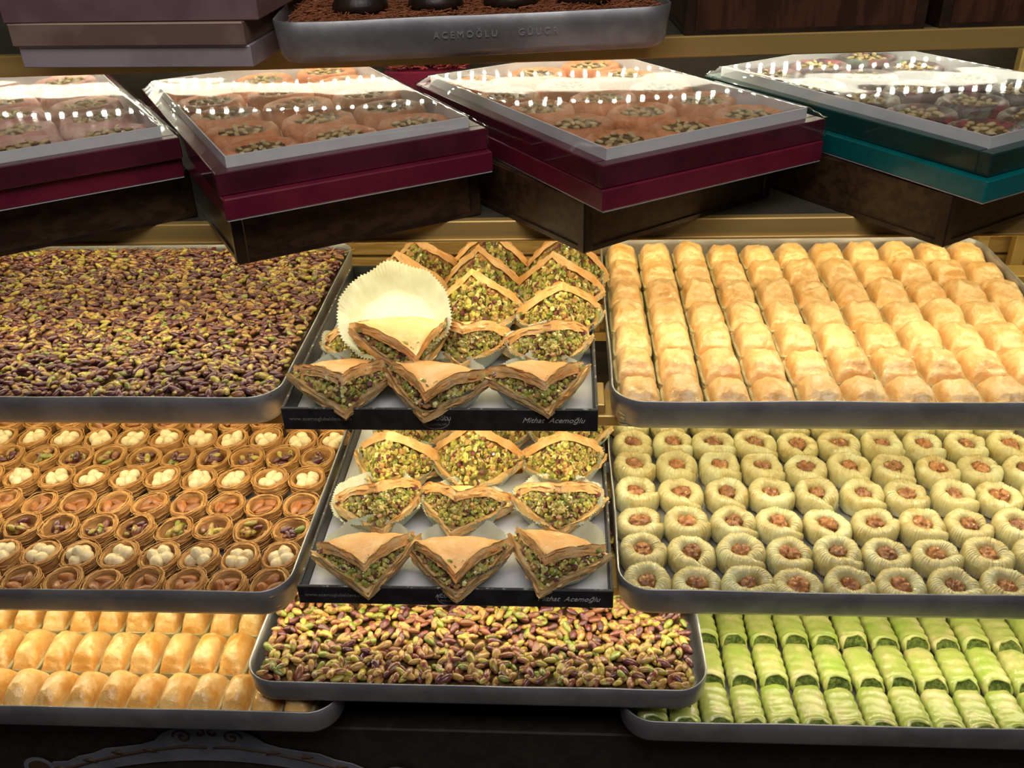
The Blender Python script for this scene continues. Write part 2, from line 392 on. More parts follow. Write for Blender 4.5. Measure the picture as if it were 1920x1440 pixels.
TE_C = tray('shallow tray of bright pistachios in the bottom centre resting on its two neighbours', -.351, .700, -.8262, .506, .42, h=.0365, r=.034, seed=5)
TE_L = tray('tray of golden pastry fingers, bottom left', -.845, .692, -.8688, .595, .44, seed=6)
TE_R = tray('tray of green pistachio rolls, bottom right', .062, .692, -.8688, .60, .44, seed=7)

# ---------------------------------------------------------------- pistachio beds
NT, NF = sphere_t(8, 7)
def nut_template(k):
    rr = np.random.default_rng(k); v = NT.copy()[:, [2, 0, 1]]
    L, B, H = .0072*rr.uniform(.88, 1.1), .0039*rr.uniform(.86, 1.1), .0034*rr.uniform(.85, 1.1)
    t = v[:, 0]
    v[:, 1] *= (1+.18*t); v[:, 2] *= (1+.12*t); v[:, 2] += .12*(t*t)*rr.choice([-1, 1])
    cut = v[:, 2] < -.35
    if k % 2: v[cut, 2] = -.35
    v *= np.array([L, B, H]); return v
NUTS = [nut_template(k) for k in range(8)]
def nutcol(rr, dark):
    u = rr.random()
    if u < (.42 if dark else .16): c = (.085, .018, .028)
    elif u < (.58 if dark else .36): c = (.24, .09, .035)
    elif u < (.76 if dark else .60): c = (.44, .27, .075)
    elif u < (.93 if dark else .84): c = (.43, .36, .065)
    elif u < .975: c = (.24, .30, .05)
    else: c = (.52, .42, .13)
    return np.array(c)*rr.uniform(.72, 1.1)*np.array((.95, .9, .75))
NMESH = {}
def nut_meshes(dark):
    if dark not in NMESH:
        l = []; rr = np.random.default_rng(5+dark)
        for k in range(24):
            m = MB(); m.v = [tuple(p) for p in NUTS[k % 8]]; m.f = NF
            l.append(m.mesh('pistachio', MT['nut' if dark else 'nut2'], True, [nutcol(rr, dark)]*len(m.v)))
        NMESH[dark] = l
    return NMESH[dark]
camv = Vector((0, 0, ZO))
def bed(root_label, tray_o, x0, x1, y0, y1, z, dark, px, py, layers, tilt, sc=1.0, seed=3, near=None, hump=.004):
    """sheet of shredded pastry with a coat of kernels"""
    rr = np.random.default_rng(seed)
    t = thing('pistachio_pastry', root_label, 'pastry', W((x0+x1)/2, (y0+y1)/2, z-.03))
    ox, oy, oz = t.location
    m = MB()
    def f(i, j):
        x = x0+(x1-x0)*i/40; y = y0+(y1-y0)*j/30
        e = min(1, 5*min(i/40, 1-i/40, j/30, 1-j/30))
        return (x-ox, y-oy, ZO+z-.0055+hump*.5*e+.0022*fbm(x*60, y*60, seed)-oz)
    m.grid(41, 31, f)
    def skirt(i, j):
        # closed sides down to the tray floor
        peri = [(a, 0) for a in range(41)]+[(40, b) for b in range(1, 31)]+[(a, 30) for a in range(39, -1, -1)]+[(0, b) for b in range(29, 0, -1)]
        a, b = peri[i]; q = f(a, b)
        return q if j == 0 else (q[0]*.985, q[1]*.985, .0)
    m.grid(140, 2, skirt, wrapu=True)
    ob('syrupy_base', m.mesh('syrupy_base', MT['syrup']), t)
    pl = []
    for lay in range(layers):
        nx = int((x1-x0)/px); ny = int((y1-y0)/py)
        for a in range(nx):
            for b in range(ny):
                x = x0+(a+.5+rr.uniform(-.55, .55))*(x1-x0)/nx; y = y0+(b+.5+rr.uniform(-.55, .55))*(y1-y0)/ny
                x = min(max(x, x0+.004), x1-.004); y = min(max(y, y0+.004), y1-.004)
                e = min(1, 18*min(x-x0, x1-x, y-y0, y1-y))
                zz = z+hump*e*.6+.0018*fbm(x*30, y*30, 7)+lay*.0028+rr.uniform(-.001, .001)
                A = rotm(rr.uniform(-tilt, tilt)+(0 if rr.random() < .7 else PI), rr.uniform(-tilt, tilt), rr.normal(.15, .75) if dark else rr.uniform(0, PI))
                pl.append((x, y, zz, A, rr.uniform(.82, 1.15)*sc, int(rr.integers(24))))
    fx = lambda q: (Vector((q[0], q[1], q[2]+ZO))-camv).length + (0 if (-.62 < q[0]/q[1]*.9 < .62) else 9)
    top = [q for q in pl]
    top.sort(key=lambda q: fx(q) - (.02 if q[2] > z+.002 else 0))
    ms = nut_meshes(dark)
    for q in top[:300]:
        o = ob('pistachio', ms[q[5]], t, (q[0]-ox, q[1]-oy, q[2]+ZO-oz)); o.rotation_euler = Matrix(q[3].tolist()).to_euler(); o.scale = (q[4],)*3
    rest = top[300:]; vs = []; F = []; cc = []; o_ = 0
    for q in rest:
        T = NUTS[q[5] % 8] @ (q[3]*q[4]).T + np.array([q[0]-ox, q[1]-oy, q[2]+ZO-oz]); vs.append(T)
        F += [tuple(i+o_ for i in f) for f in NF]; o_ += len(T)
        cc.append(np.tile(nutcol(rr, dark), (len(T), 1)))
    m = MB(); m.v = np.concatenate(vs).tolist(); m.f = F
    tag(ob('pistachio_layer', m.mesh('pistachio_layer', MT['nut' if dark else 'nut2'], True, np.concatenate(cc)), t), kind='stuff')
    return t
def strands(name, parent, pts_fn, n, m, seed, rad=.0004, k=5):
    rr = random.Random(seed); b = MB()
    for i in range(n): b.tube(pts_fn(rr), rad, 3, cap=False)
    return tag(ob(name, b.mesh(name, MT[m]), parent), kind='stuff')
bed('sheet of shredded pastry packed with dark purple and green whole pistachios, upper left tray', TC_L, -.852, -.328, .877, 1.300, -.5370, 1, .0115, .0088, 2, .55, 1.0, 3)
bedE = bed('sheet of pastry coated with bright green and yellow whole pistachios, bottom centre tray', TE_C, -.340, .142, .711, .98, -.8000, 0, 0.0130, .0108, 2, .35, 1.16, 9, hump=.002)
def edge_strand(rr):
    s = rr.random()
    if s < .5: x, y = rr.uniform(-.85, -.33), 1.300-.02*rr.random()
    else: x, y = (-.850 + .01*rr.random()), rr.uniform(.9, 1.3)
    a = rr.uniform(0, 2*PI); p = Vector((x, y, ZO-.534)); out = [p.copy()]
    for k in range(5):
        a += rr.uniform(-.7, .7); p = p+Vector((math.cos(a)*.004, math.sin(a)*.003, rr.uniform(-.0005, .002))); p.y = min(p.y, 1.308); p.x = max(p.x, -.858); out.append(p.copy())
    return out
o = strands('loose_strands', None, edge_strand, 260, 'strand', 5)
tag(o, 'thin loose pastry strands along the back rim of the dark pistachio tray', 'pastry shreds')

# ---------------------------------------------------------------- square baklava
def bak_meshes(k):
    sx, sy, H = .0220, .0303, .0235
    def f(i, j):
        u = -1+2*i/22; v = -1+2*j/22
        uu = math.copysign(abs(u)**.8, u); vv = math.copysign(abs(v)**.8, v)
        rr = (max(0, (1-abs(u)**3.0)*(1-abs(v)**2.4)))**.5
        n = fbm(u*1.6+k*7, v*1.6, k)
        z = H*rr*(1+.16*n) + .002*math.cos(v*1.3+.4)*rr
        # fold of the top sheet towards the front
        fold = math.exp(-((v+.70+.12*fbm(u*1.5, k)-.12*u*u)/.06)**2)*(1-abs(u)**4)
        z -= .0036*fold
        z += .0009*fbm(u*5+k, v*6, 3)*rr-.0007*abs(fbm(u*3.3+k*2, v*3.3, 9))*rr
        x = sx*uu*(1+.05*fbm(v*2+k, 5)); y = sy*vv*(1+.05*fbm(u*2, k+8))
        e = max(abs(u), abs(v)); 
        if e > .97: z = -.004
        return (x, y, z)
    a = MB().grid(23, 23, f).mesh('crust', MT['bak'])
    m = MB()
    def g(i, j):
        t = 2*PI*i/40; c, s = math.cos(t), math.sin(t)
        ex = .28; r = 1
        x = math.copysign(abs(c)**ex, c)*(sx+.0020); y = math.copysign(abs(s)**ex, s)*(sy+.0006)
        lay = .0007*math.sin(j*2.6)+.0006*fbm(x*200, y*200, j*.7+k)
        q = 1+lay/.024
        return (x*q, y*q, .0165*j/9)
    m.grid(40, 10, g, wrapu=True); m.f.append(tuple(range(39, -1, -1))); m.f.append(tuple(9*40+i for i in range(40)))
    b = m.mesh('soaked_layers', MT['bakbase'])
    return a, b
BK = [bak_meshes(k) for k in range(7)]
for j in range(7):
    for i in range(11):
        rr = random.Random(i*31+j)
        x = .0815+i*.0496+.0008*rr.uniform(-1, 1); y = .9005+j*.0655+rr.uniform(-1, 1)*.0015
        lab = 'golden square baklava, %s from the left, %s, upper right tray' % (ORD[i], rowname(j))
        t = thing('square_baklava', lab, 'baklava', W(x, y, -.5677), (0, 0, R_(rr.uniform(-2, 2))), 'square baklava in the upper right tray')
        a, b = BK[(i*3+j*5+rr.randrange(3)) % 7]; s = rr.uniform(.97, 1.0)
        ob('crust', a, t, (0, 0, .0145), (0, 0, 0), (1*s, s, rr.uniform(.88, 1.12)))
        ob('soaked_layers', b, t, (0, 0, 0), (0, 0, 0), (s, s, 1))

# ---------------------------------------------------------------- shredded nests
def nest_mesh(k):
    rr = random.Random(k); R, H = .0208, .0235; m = MB()
    prof = [(R*.78, 0), (R*.90, .003), (R*.97, H*.5), (R*1.0, H*.92), (R*.96, H), (R*.86, H*.98), (R*.80, H*.8), (R*.78, H*.45), (R*.5, H*.38), (0.0005, H*.37)]
    def f(i, j):
        t = 2*PI*i/36; r, z = prof[j]
        q = 1+.05*fbm(math.cos(t)*1.3+k, math.sin(t)*1.3, k) + (.022*fbm(t*4, z*260, k) if j < 8 else 0)
        return (r*q*math.cos(t), r*q*math.sin(t), z+.0008*fbm(t*2, j, k)+.0012*math.sin(t*2+k)*(z/H))
    m.grid(36, len(prof), f, wrapu=True)
    m.f.append(tuple(range(35, -1, -1)))
    cup = m.mesh('pastry_cup', MT['kad'])
    s = MB()
    for q in range(46):
        a = rr.uniform(0, 2*PI); L = rr.uniform(.8, 2.6); z0 = rr.uniform(.10, 1.0)*H; dz = rr.uniform(-.25, .25)*H; ro = rr.uniform(.98, 1.055)
        if q > 34: ro = rr.uniform(.80, .93); z0 = H*rr.uniform(.98, 1.04); dz = 0
        if q > 42: ro = 1.08
        pts = []
        for u in range(9):
            t = a+L*u/8
            ww = 1+.05*fbm(math.cos(t)*1.3+k, math.sin(t)*1.3, k)
            r = R*ww*(ro+.02*math.sin(u*1.3+q)) * (.93 if z0+dz*u/8 < .1*H else 1)
            pts.append((r*math.cos(t), r*math.sin(t), min(H*1.06, max(.0006, z0+dz*u/8+.0005*math.sin(u*2+q)))))
        s.tube(pts, .0005, 4, cap=False)
    return cup, s.mesh('pastry_strands', MT['strand'])
NEST = [nest_mesh(k) for k in range(7)]
def blob(name, m, nu, nv, f, vcol=None):
    T, F = sphere_t(nu, nv); b = MB(); b.v = [f(Vector(p)) for p in T]; b.f = F
    return b.mesh(name, m, True, [vcol]*len(b.v) if vcol else None)
HZ = [blob('hazelnut', MT['hazel'], 14, 10, lambda p, k=k: tuple(p*.0081*(1+.05*fbm(p.x+k, p.y, p.z)) + Vector((0, 0, .0012 if p.z > .93 else 0)))) for k in range(4)]
AL = [blob('almond', MT['almond'], 14, 12, lambda p, k=k: ((p.x*.0112*(1+.03*k)), p.y*.0066*(1-.32*p.x)*(1+.03*fbm(p.x, p.y+k)), p.z*.0043*(1-.25*p.x))) for k in range(4)]
rows = [('almond', .7665), ('hazelnut', .812), ('pistachio', .860), ('almond', .908), ('hazelnut', .961), ('pistachio', 1.008), ('hazelnut', 1.053), ('almond', 1.099), ('pistachio', 1.145)]
def add_nest(x, y, z, kind, label, rr, sc=1):
    t = thing('shredded_nest', label, 'pastry nest', W(x, y, z), (R_(rr.uniform(1, 6)), R_(rr.uniform(-8, -2)), R_(rr.uniform(-8, 8))), kind+'-filled nests in the middle left tray')
    t.location.z += .0030
    c, s = NEST[rr.randrange(7)]; a = rr.uniform(0, 6.28)
    cp = ob('pastry_cup', c, t, (0, 0, 0), (0, 0, a), (sc, sc, rr.uniform(.95, 1.1))); tag(ob('pastry_strands', s, cp), kind='stuff')
    if kind == 'hazelnut':
        a0 = rr.uniform(0, 6); n = 4
        for q in range(n):
            th = a0+q*2*PI/n+rr.uniform(-.2, .2)
            ob('hazelnut', HZ[rr.randrange(4)], t, (.0088*math.cos(th), .0088*math.sin(th), .0195+rr.uniform(-.001, .002)), (rr.uniform(-1, 1), rr.uniform(-1, 1), rr.uniform(0, 6)), (rr.uniform(.94, 1.04),)*3)
        ob('hazelnut', HZ[0], t, (0, 0, .0145 if rr.random() < .8 else .026))
    elif kind == 'almond':
        a0 = rr.uniform(0, 6)
        for q in range(3):
            th = a0+q*2*PI/3
            ob('almond', AL[rr.randrange(4)], t, (.0080*math.cos(th), .0080*math.sin(th), .0175+rr.uniform(0, .003)), (rr.uniform(-.5, .5), rr.uniform(-.35, .35), th+PI/2+rr.uniform(-.4, .4)))
        ob('almond', AL[0], t, (0, 0, .0150), (.3, .2, a0))
    else:
        ms = nut_meshes(1) if rr.random() < .6 else nut_meshes(0)
        for q in range(10):
            th = rr.uniform(0, 6.28); r = .0115*math.sqrt(rr.random())
            ob('pistachio', ms[rr.randrange(24)], t, (r*math.cos(th), r*math.sin(th), .0150+q*.0010), (rr.uniform(-.6, .6), rr.uniform(-.6, .6), rr.uniform(0, 6.28)), (rr.uniform(1.0, 1.25),)*3)
for j, (kind, y) in enumerate(rows):
    off = (0, .0, .0, .0, .005, .002, -.012, .0, .012)[j]
    n = 11
    for i in range(n):
        rr = random.Random(j*77+i)
        x = -.3235-off-i*.0472+rr.uniform(-1, 1)*.0008
        lab = '%s nest with %s, %s from right, %s, middle left tray' % (
            'tan', {'almond': 'brown almonds', 'hazelnut': 'cream hazelnuts', 'pistachio': 'purple-green pistachios'}[kind], ORD[i], rowname(j))
        add_nest(x, y+rr.uniform(-1, 1)*.001, -.7353, kind, lab, rr, 1.05)

# ---------------------------------------------------------------- walnut rings
def ring_mesh(k):
    rr = random.Random(k); m = MB(); R = .0186; L = 2*PI*rr.uniform(1.02, 1.12); NU = 200
    tail = rr.uniform(.004, .0090); sqf = rr.uniform(.0, .10); ov = rr.uniform(-.08, .08)
    def f(i, j):
        s = j/(NU-1); t = s*L - .55
        q = 2*PI*i/14
        end = min(1, 9*min(s, 1-s)+.30)**.5
        r = R*(1+ov*math.cos(2*t)+sqf*.35*math.cos(4*t)) + tail*max(0, (s-.84)/.16)**1.5 - .0016*max(0, (.1-s)/.1) + .0011*fbm(math.cos(t), math.sin(t), k)
        pl = 1+.042*math.sin(s*330+5*fbm(t*2, k))*(.6+.8*abs(fbm(t*3, q, k)))+.07*fbm(t*2.2, q*.5, k)
        a = .0088*end*pl; b = .0128*end*pl*(1+.16*fbm(math.cos(t)*1.3+k, math.sin(t)*1.3, 2))
        sq = lambda v: math.copysign(abs(v)**.85, v)
        x = (r+a*sq(math.cos(q))); z = .0125+b*sq(math.sin(q)) - .004*max(0, (s-.84)/.16)
        return (x*math.cos(t), x*math.sin(t), max(0, z))
    m.grid(14, NU, f, wrapu=True); m.f.append(tuple(range(13, -1, -1))); m.f.append(tuple((NU-1)*14+i for i in range(14)))
    rm = m.mesh('shirred_ring', MT['ring'])
    T, F = sphere_t(30, 20); b = MB(); b.f = F
    for p in T:
        p = Vector(p); n1 = noise.noise(p*2.3+Vector((k*3, 1, 0))); n2 = abs(noise.noise(p*3.4+Vector((k, 0, 5))))
        g = -.34*math.exp(-(p.x/.12)**2)*(1 if p.z > 0 else 0)
        q = p*(1+.20*n1-.55*n2+.10+g); b.v.append((q.x*.0118, q.y*.0108, q.z*.0092))
    wm = b.mesh('walnut', MT['walnut'])
    return rm, wm
RG = [ring_mesh(k) for k in range(8)]
def cushion(k):
    m = MB(); m.grid(24, 2, lambda i, j: ((.012)*math.cos(2*PI*i/24), .012*math.sin(2*PI*i/24), .001+.012*j), wrapu=True); m.f.append(tuple(24+i for i in range(24)))
    return m.mesh('ring_floor', MT['ring'])
CU = cushion(0)
wy = (.7825, .835, .888, .946, 1.003, 1.055, 1.108, 1.160)
for j, y in enumerate(wy):
    for i in range(10):
        rr = random.Random(500+j*41+i)
        x = .0895+i*.0548+(.004 if j % 2 else 0)*0+rr.uniform(-1, 1)*.0012; 
        if x > .588: continue
        lab = 'pale walnut-filled pastry ring, %s from left, %s, middle right tray' % (ORD[i], rowname(j))
        t = thing('walnut_ring', lab, 'walnut pastry', W(x, y+rr.uniform(-1, 1)*.0012-.0008*i*0, -.7353), (0, 0, 0), 'walnut rings in the middle right tray')
        a, b = RG[rr.randrange(8)]; th = rr.uniform(-.9, .7)
        ob('shirred_ring', a, t, (0, 0, 0), (0, 0, th), (rr.uniform(.99, 1.05), rr.uniform(.98, 1.04), rr.uniform(1.05, 1.25)))
        ob('ring_floor', CU, t)
        ob('walnut', RG[rr.randrange(8)][1], t, (0, 0, .0195), (rr.uniform(-.2, .2), rr.uniform(-.2, .2), rr.uniform(0, 6.28)), (rr.uniform(.9, 1.15), rr.uniform(.9, 1.1), 1.05))

# ---------------------------------------------------------------- green rolls and golden fingers
def roll_mesh(k, lx=.0169, ly=.0298, H=.025):
    rr = random.Random(k); m = MB(); NV = 30
    def f(i, j):
        q = 2*PI*i/24; s = j/(NV-1); y = -ly+2*ly*s
        c, z = math.cos(q), math.sin(q)
        pinch = 1-.10*math.exp(-((s)/.10)**2)-.12*math.exp(-((1-s)/.08)**2)
        wr = 1+.030*math.sin(s*30+2.5*fbm(q*.8, k)+c*1.5)+.03*fbm(q, s*5, k)
        x = math.copysign(abs(c)**.8, c)*lx*wr*pinch
        zz = H*.5+math.copysign(abs(z)**.75, z)*H*.5*wr*pinch
        yy = y
        if s < .25: yy += (.0100*(1-s/.25))*max(0, z+.1)**1.3*(1.0+.4*fbm(q*1.3, k)) * (1)   # mouth: the top sheet ends further back
        if s > .9: yy += .003*fbm(q*1.2, k+3)
        return (x, yy, max(.0, zz))
    m.grid(24, NV, f, wrapu=True)
    # inward lip at the front
    def lip(i, j):
        p = Vector(f(i, 0)); cz = H*.42; t = (0, .07, .12, .14)[j]
        return (p.x*(1-t), p.y+(0, -.0010, .0006, .004)[j], p.z+(cz-p.z)*t)
    m.grid(24, 4, lip, wrapu=True); m.f.append(tuple((NV-1)*24+i for i in range(24)))
    a = m.mesh('wrapper', MT['green'])
    b = MB(); 
    def g(i, j):
        q = 2*PI*i/16; r = (j/4)**.8; p = f(int(i*1.5) % 24, 0)
        pm = -ly+.0052; return (p[0]*.93*r, pm+(p[1]-pm)*r*.9-(1-r)*.0012+.0022*fbm(q*2, r*4, k)+.0012, H*.42+(p[2]*.98-H*.42)*r*.92+.0004)
    b.grid(16, 5, g, wrapu=True)
    return a, b.mesh('pistachio_filling', MT['greenfill'])
GR = [roll_mesh(k) for k in range(6)]
for j, y in enumerate((.727, .789, .852, .915)):
    for i in range(15):
        rr = random.Random(900+j*37+i); x = .098+i*.0356
        if x > .64: continue
        lab = 'green pistachio roll, %s from left, %s, bottom right tray' % (ORD[i], rowname(j))
        t = thing('green_roll', lab, 'pastry roll', W(x, y+.004+rr.uniform(-1, 1)*.001, -.8672), (0, 0, R_(rr.uniform(-2, 3)+2)), 'green rolls in the bottom right tray')
        a, b = GR[rr.randrange(6)]; s = rr.uniform(.88, 1.06)
        ob('wrapper', a, t, sc=(.99, 1, s)); ob('pistachio_filling', b, t, sc=(.99, 1, s))
def finger_meshes(k):
    sx, sy, H = .0156, .0300, .0205
    def f(i, j):
        u = -1+2*i/16; v = -1+2*j/26
        rr = max(0, (1-abs(u)**2.2)*(1-abs(v)**3.2))**.5
        z = H*rr*(1+.10*fbm(u*1.4+k*5, v*2, k))+.0060*math.cos(v*1.5)*rr
        z -= .0030*math.exp(-((v+.80+.05*fbm(u*2, k))/.06)**2)
        z += .0010*fbm(u*4+k, v*8, 3)*rr-.0009*abs(fbm(u*2.6+k*2, v*5, 9))*rr
        x = sx*math.copysign(abs(u)**.85, u)*(1+.04*fbm(v*2+k, 1)); y = sy*math.copysign(abs(v)**.9, v)
        if max(abs(u), abs(v)) > .98: z = -.003
        return (x, y, z)
    a = MB().grid(17, 27, f).mesh('crust', MT['finger'])
    m = MB()
    def g(i, j):
        t = 2*PI*i/36; c, s = math.cos(t), math.sin(t); ex = .3
        lay = 1+.02*math.sin(j*2.6)+.02*fbm(t*3, j*.7, k)
        return (math.copysign(abs(c)**ex, c)*(sx+.0016)*lay, math.copysign(abs(s)**ex, s)*sy*(.99+.01*lay), .0130*j/7)
    m.grid(36, 8, g, wrapu=True); m.f.append(tuple(range(35, -1, -1))); m.f.append(tuple(7*36+i for i in range(36)))
    return a, m.mesh('soaked_layers', MT['bakbase'])
FG = [finger_meshes(k) for k in range(6)]
for j, y in enumerate((.731, .795, .859, .923)):
    for i in range(15):
        rr = random.Random(1300+j*37+i); x = -.282-i*.0362-(.018, .004, .0, .01)[j]
        if x < -.82: continue
        lab = 'golden pastry finger, %s from right, %s, bottom left tray' % (ORD[i], rowname(j))
        t = thing('pastry_finger', lab, 'pastry finger', W(x, y+rr.uniform(-1, 1)*.001, -.8672), (0, 0, R_(-9+rr.uniform(-2, 2))*0+R_(rr.uniform(-2, 2))), 'golden fingers in the bottom left tray')
        a, b = FG[rr.randrange(6)]; s = rr.uniform(.92, 1.1)
        ob('crust', a, t, (-.0009, 0, .0105), (0, R_(rr.uniform(-6, 2)), 0), sc=(.98, .98, s)); ob('soaked_layers', b, t, sc=(.98, .98, 1))

# ---------------------------------------------------------------- black gift boxes with triangular pastries
def text_mesh(s, size, ext=.0002, shear=0, m='ink', space=1.0):
    cu = bpy.data.curves.new('text', 'FONT'); cu.body = s; cu.size = size; cu.extrude = ext; cu.shear = shear; cu.space_character = space
    cu.align_x = 'CENTER'; cu.align_y = 'CENTER'; cu.resolution_u = 3
    o = bpy.data.objects.new('text', cu); COL.objects.link(o)
    bpy.context.view_layer.update()
    me = bpy.data.meshes.new_from_object(o.evaluated_get(bpy.context.evaluated_depsgraph_get()))
    bpy.data.objects.remove(o); bpy.data.curves.remove(cu)
    me.materials.clear(); me.materials.append(MT[m]); return me
def black_box(label, x, y, z, w, d, h, lab2):
    t = thing('pastry_box', label, 'box', W(x, y, z)); e = .004
    m = MB()
    m.box(0, w, 0, e, 0, h, .0008); m.box(0, w, d-e, d, 0, h, .0008); m.box(0, e, e, d-e, 0, h, .0008); m.box(w-e, w, e, d-e, 0, h, .0008)
    m.box(e, w-e, e, d-e, 0, .002)
    ct = ob('card_tray', m.mesh('card_tray', MT['black'], False), t)
    m = MB()
    m.box(0.0005, w-.0005, .0003, .0022, h-.0006, h+.0002); m.box(.0003, .0022, .003, d-.003, h-.0006, h+.0002); m.box(w-.0022, w-.0003, .003, d-.003, h-.0006, h+.0002)
    ob('worn_edge', m.mesh('worn_edge', MT['wear'], False), ct)
    ob('paper_lining', MB().box(e+.0005, w-e-.0005, e+.0005, d-e-.0005, .002, .0032).mesh('paper_lining', MT['paper'], False), t)
    rot = (PI/2, 0, 0)
    ob('printed_address', text_mesh('www.acemoglubaklava.com', .0062), ct, (.042, -.0002, h*.52), rot)
    ob('printed_signature', text_mesh('Mithat  Acemoğlu', .0090, shear=.45, m='ink2'), ct, (w-.048, -.0002, h*.50), rot)
    ob('printed_name', text_mesh('ACEMOĞLU', .0062, m='ink2'), ct, (w*.49, -.0002, h*.56), rot)
    ob('printed_name', text_mesh('BAKLAVALARI', .0038, m='ink'), ct, (w*.49, -.0002, h*.30), rot)
    o = MB(); n = 40
    for a in range(n):
        for rr_ in ((1, .94)):
            pass
    o.grid(n, 2, lambda i, j: (.0150*(1-.035*j)*math.cos(2*PI*i/n), 0, .0098*(1-.05*j)*math.sin(2*PI*i/n)), wrapu=True)
    ob('printed_oval', o.mesh('printed_oval', MT['ink2'], False), ct, (w*.49, -.0002, h*.44))
    return t
black_box('black card box holding heaped pistachio triangles, upper centre', -.306, .8435, -.5570, .341, .385, .0275, 0)
black_box('black card box holding three tidy rows of pistachio triangles, middle centre', -.289, .7500, -.7220, .341, .385, .0245, 0)

def flap_layers(m, k, w, a, ang, curl, nl, up, seed, th=.0011, shrink=1.0):
    """solid slab of many thin sheets with a ridged edge; hinge along x at origin, apex towards -y; rotated up by ang"""
    N = 24; ca, sa = math.cos(ang), math.sin(ang); T = nl*th
    def shape(x, y, lev, edge, jit):
        """lev 0..1 through the thickness"""
        cx, cy = 0, -a*.33
        bulge = .09*math.sin(min(1, max(0, -y/a*1.15))*PI)*min(1, abs(x)/w*1.6)
        f = shrink*(1+bulge*edge+jit)
        x = cx+(x-cx)*f; y = cy+(y-cy)*f; d = -y/a
        z = (lev*T)*(.65+.5*edge)+.0034*fbm(x*15, y*15, seed)+(.0008+.0014*edge)*fbm(x*55, y*55+lev*1.2, seed)
        if lev == 1 and edge < .9: z += .0007*fbm(x*150, y*40+x*60, seed)
        z -= curl*(max(0, d)**2)*a
        if up: z += .0085*math.cos(min(1, abs(x)/w)*PI/2)*(1-.4*max(0, d))
        else: z += .030*(abs(x)/w)**2*a + .0025*edge
        return (x, y*ca + z*sa, -y*sa + z*ca)
    def side_jit(x, y, l):
        return -.018*((l/nl-.5)*2)**2 + (.030*(.5 if l % 2 else -.5)) + .035*fbm(x*45, y*45+l*.9, seed+l*.37) + .012*fbm(x*160, y*160, seed+l*2.1)
    tri = {}
    for lev, l in ((0, 0), (1, nl)):
        for r in range(N+1):
            for c in range(r+1):
                s_ = r/N; u = (c/r*2-1) if r else 0; x = u*w*s_; y = -a*(1-s_)
                edge = 1-min(1, 5*(1-abs(u))*s_) if r else 1
                bd = (c == 0 or c == r)
                tri[(lev, r, c)] = len(m.v); m.v.append(shape(x, y, lev, edge, side_jit(x, y, l) if bd else 0))
        for r in range(N):
            for c in range(r+1):
                A, B, Cc = tri[(lev, r, c)], tri[(lev, r+1, c)], tri[(lev, r+1, c+1)]
                m.f.append((A, B, Cc) if lev else (A, Cc, B))
                if c < r:
                    D = tri[(lev, r, c+1)]; m.f.append((A, Cc, D) if lev else (A, D, Cc))
    # sides along both short edges
    path = [(r, 0) for r in range(N, 0, -1)]+[(0, 0)]+[(r, r) for r in range(1, N+1)]
    fine = []
    for q in range(len(path)-1):
        for h in (0, 1): fine.append((q, h*.5))
    prev = [tri[(0, *p)] for p in path]
    for l in range(1, nl+1):
        if l < nl:
            cur = []
            for (r, c) in path:
                s_ = r/N; u = (c/r*2-1) if r else 0; x = u*w*s_; y = -a*(1-s_)
                cur.append(len(m.v)); m.v.append(shape(x, y, l/nl, 1, side_jit(x, y, l)))
        else: cur = [tri[(1, *p)] for p in path]
        for q in range(len(path)-1): m.f.append((prev[q], prev[q+1], cur[q+1], cur[q]))
        prev = cur
    # a few loose flakes peeling off the edge
    rs = random.Random(seed*5+2)
    for q in range(10):
        t = rs.uniform(-.85, .85); L = rs.uniform(.10, .22); lv = rs.uniform(.1, 1); o = len(m.v)
        for h in range(6):
            tt = t+L*(h/5-.5); tt = max(-1, min(1, tt)); x = tt*w; y = -a*(1-abs(tt)); out = .02+.05*math.sin(h/5*PI)*rs.uniform(.6, 1.2)
            m.v.append(shape(x, y, lv, 1, -.03)); p = shape(x, y, lv+.15, 1, out); m.v.append(p)
        for h in range(5): m.f.append((o+2*h, o+2*h+2, o+2*h+3, o+2*h+1))
PALB = [(.48, .44, .09), (.33, .33, .07), (.58, .50, .16), (.22, .27, .05), (.54, .38, .13), (.17, .05, .05), (.42, .24, .09), (.62, .58, .24), (.44, .40, .10)]
IT, IF = sphere_t(5, 3)
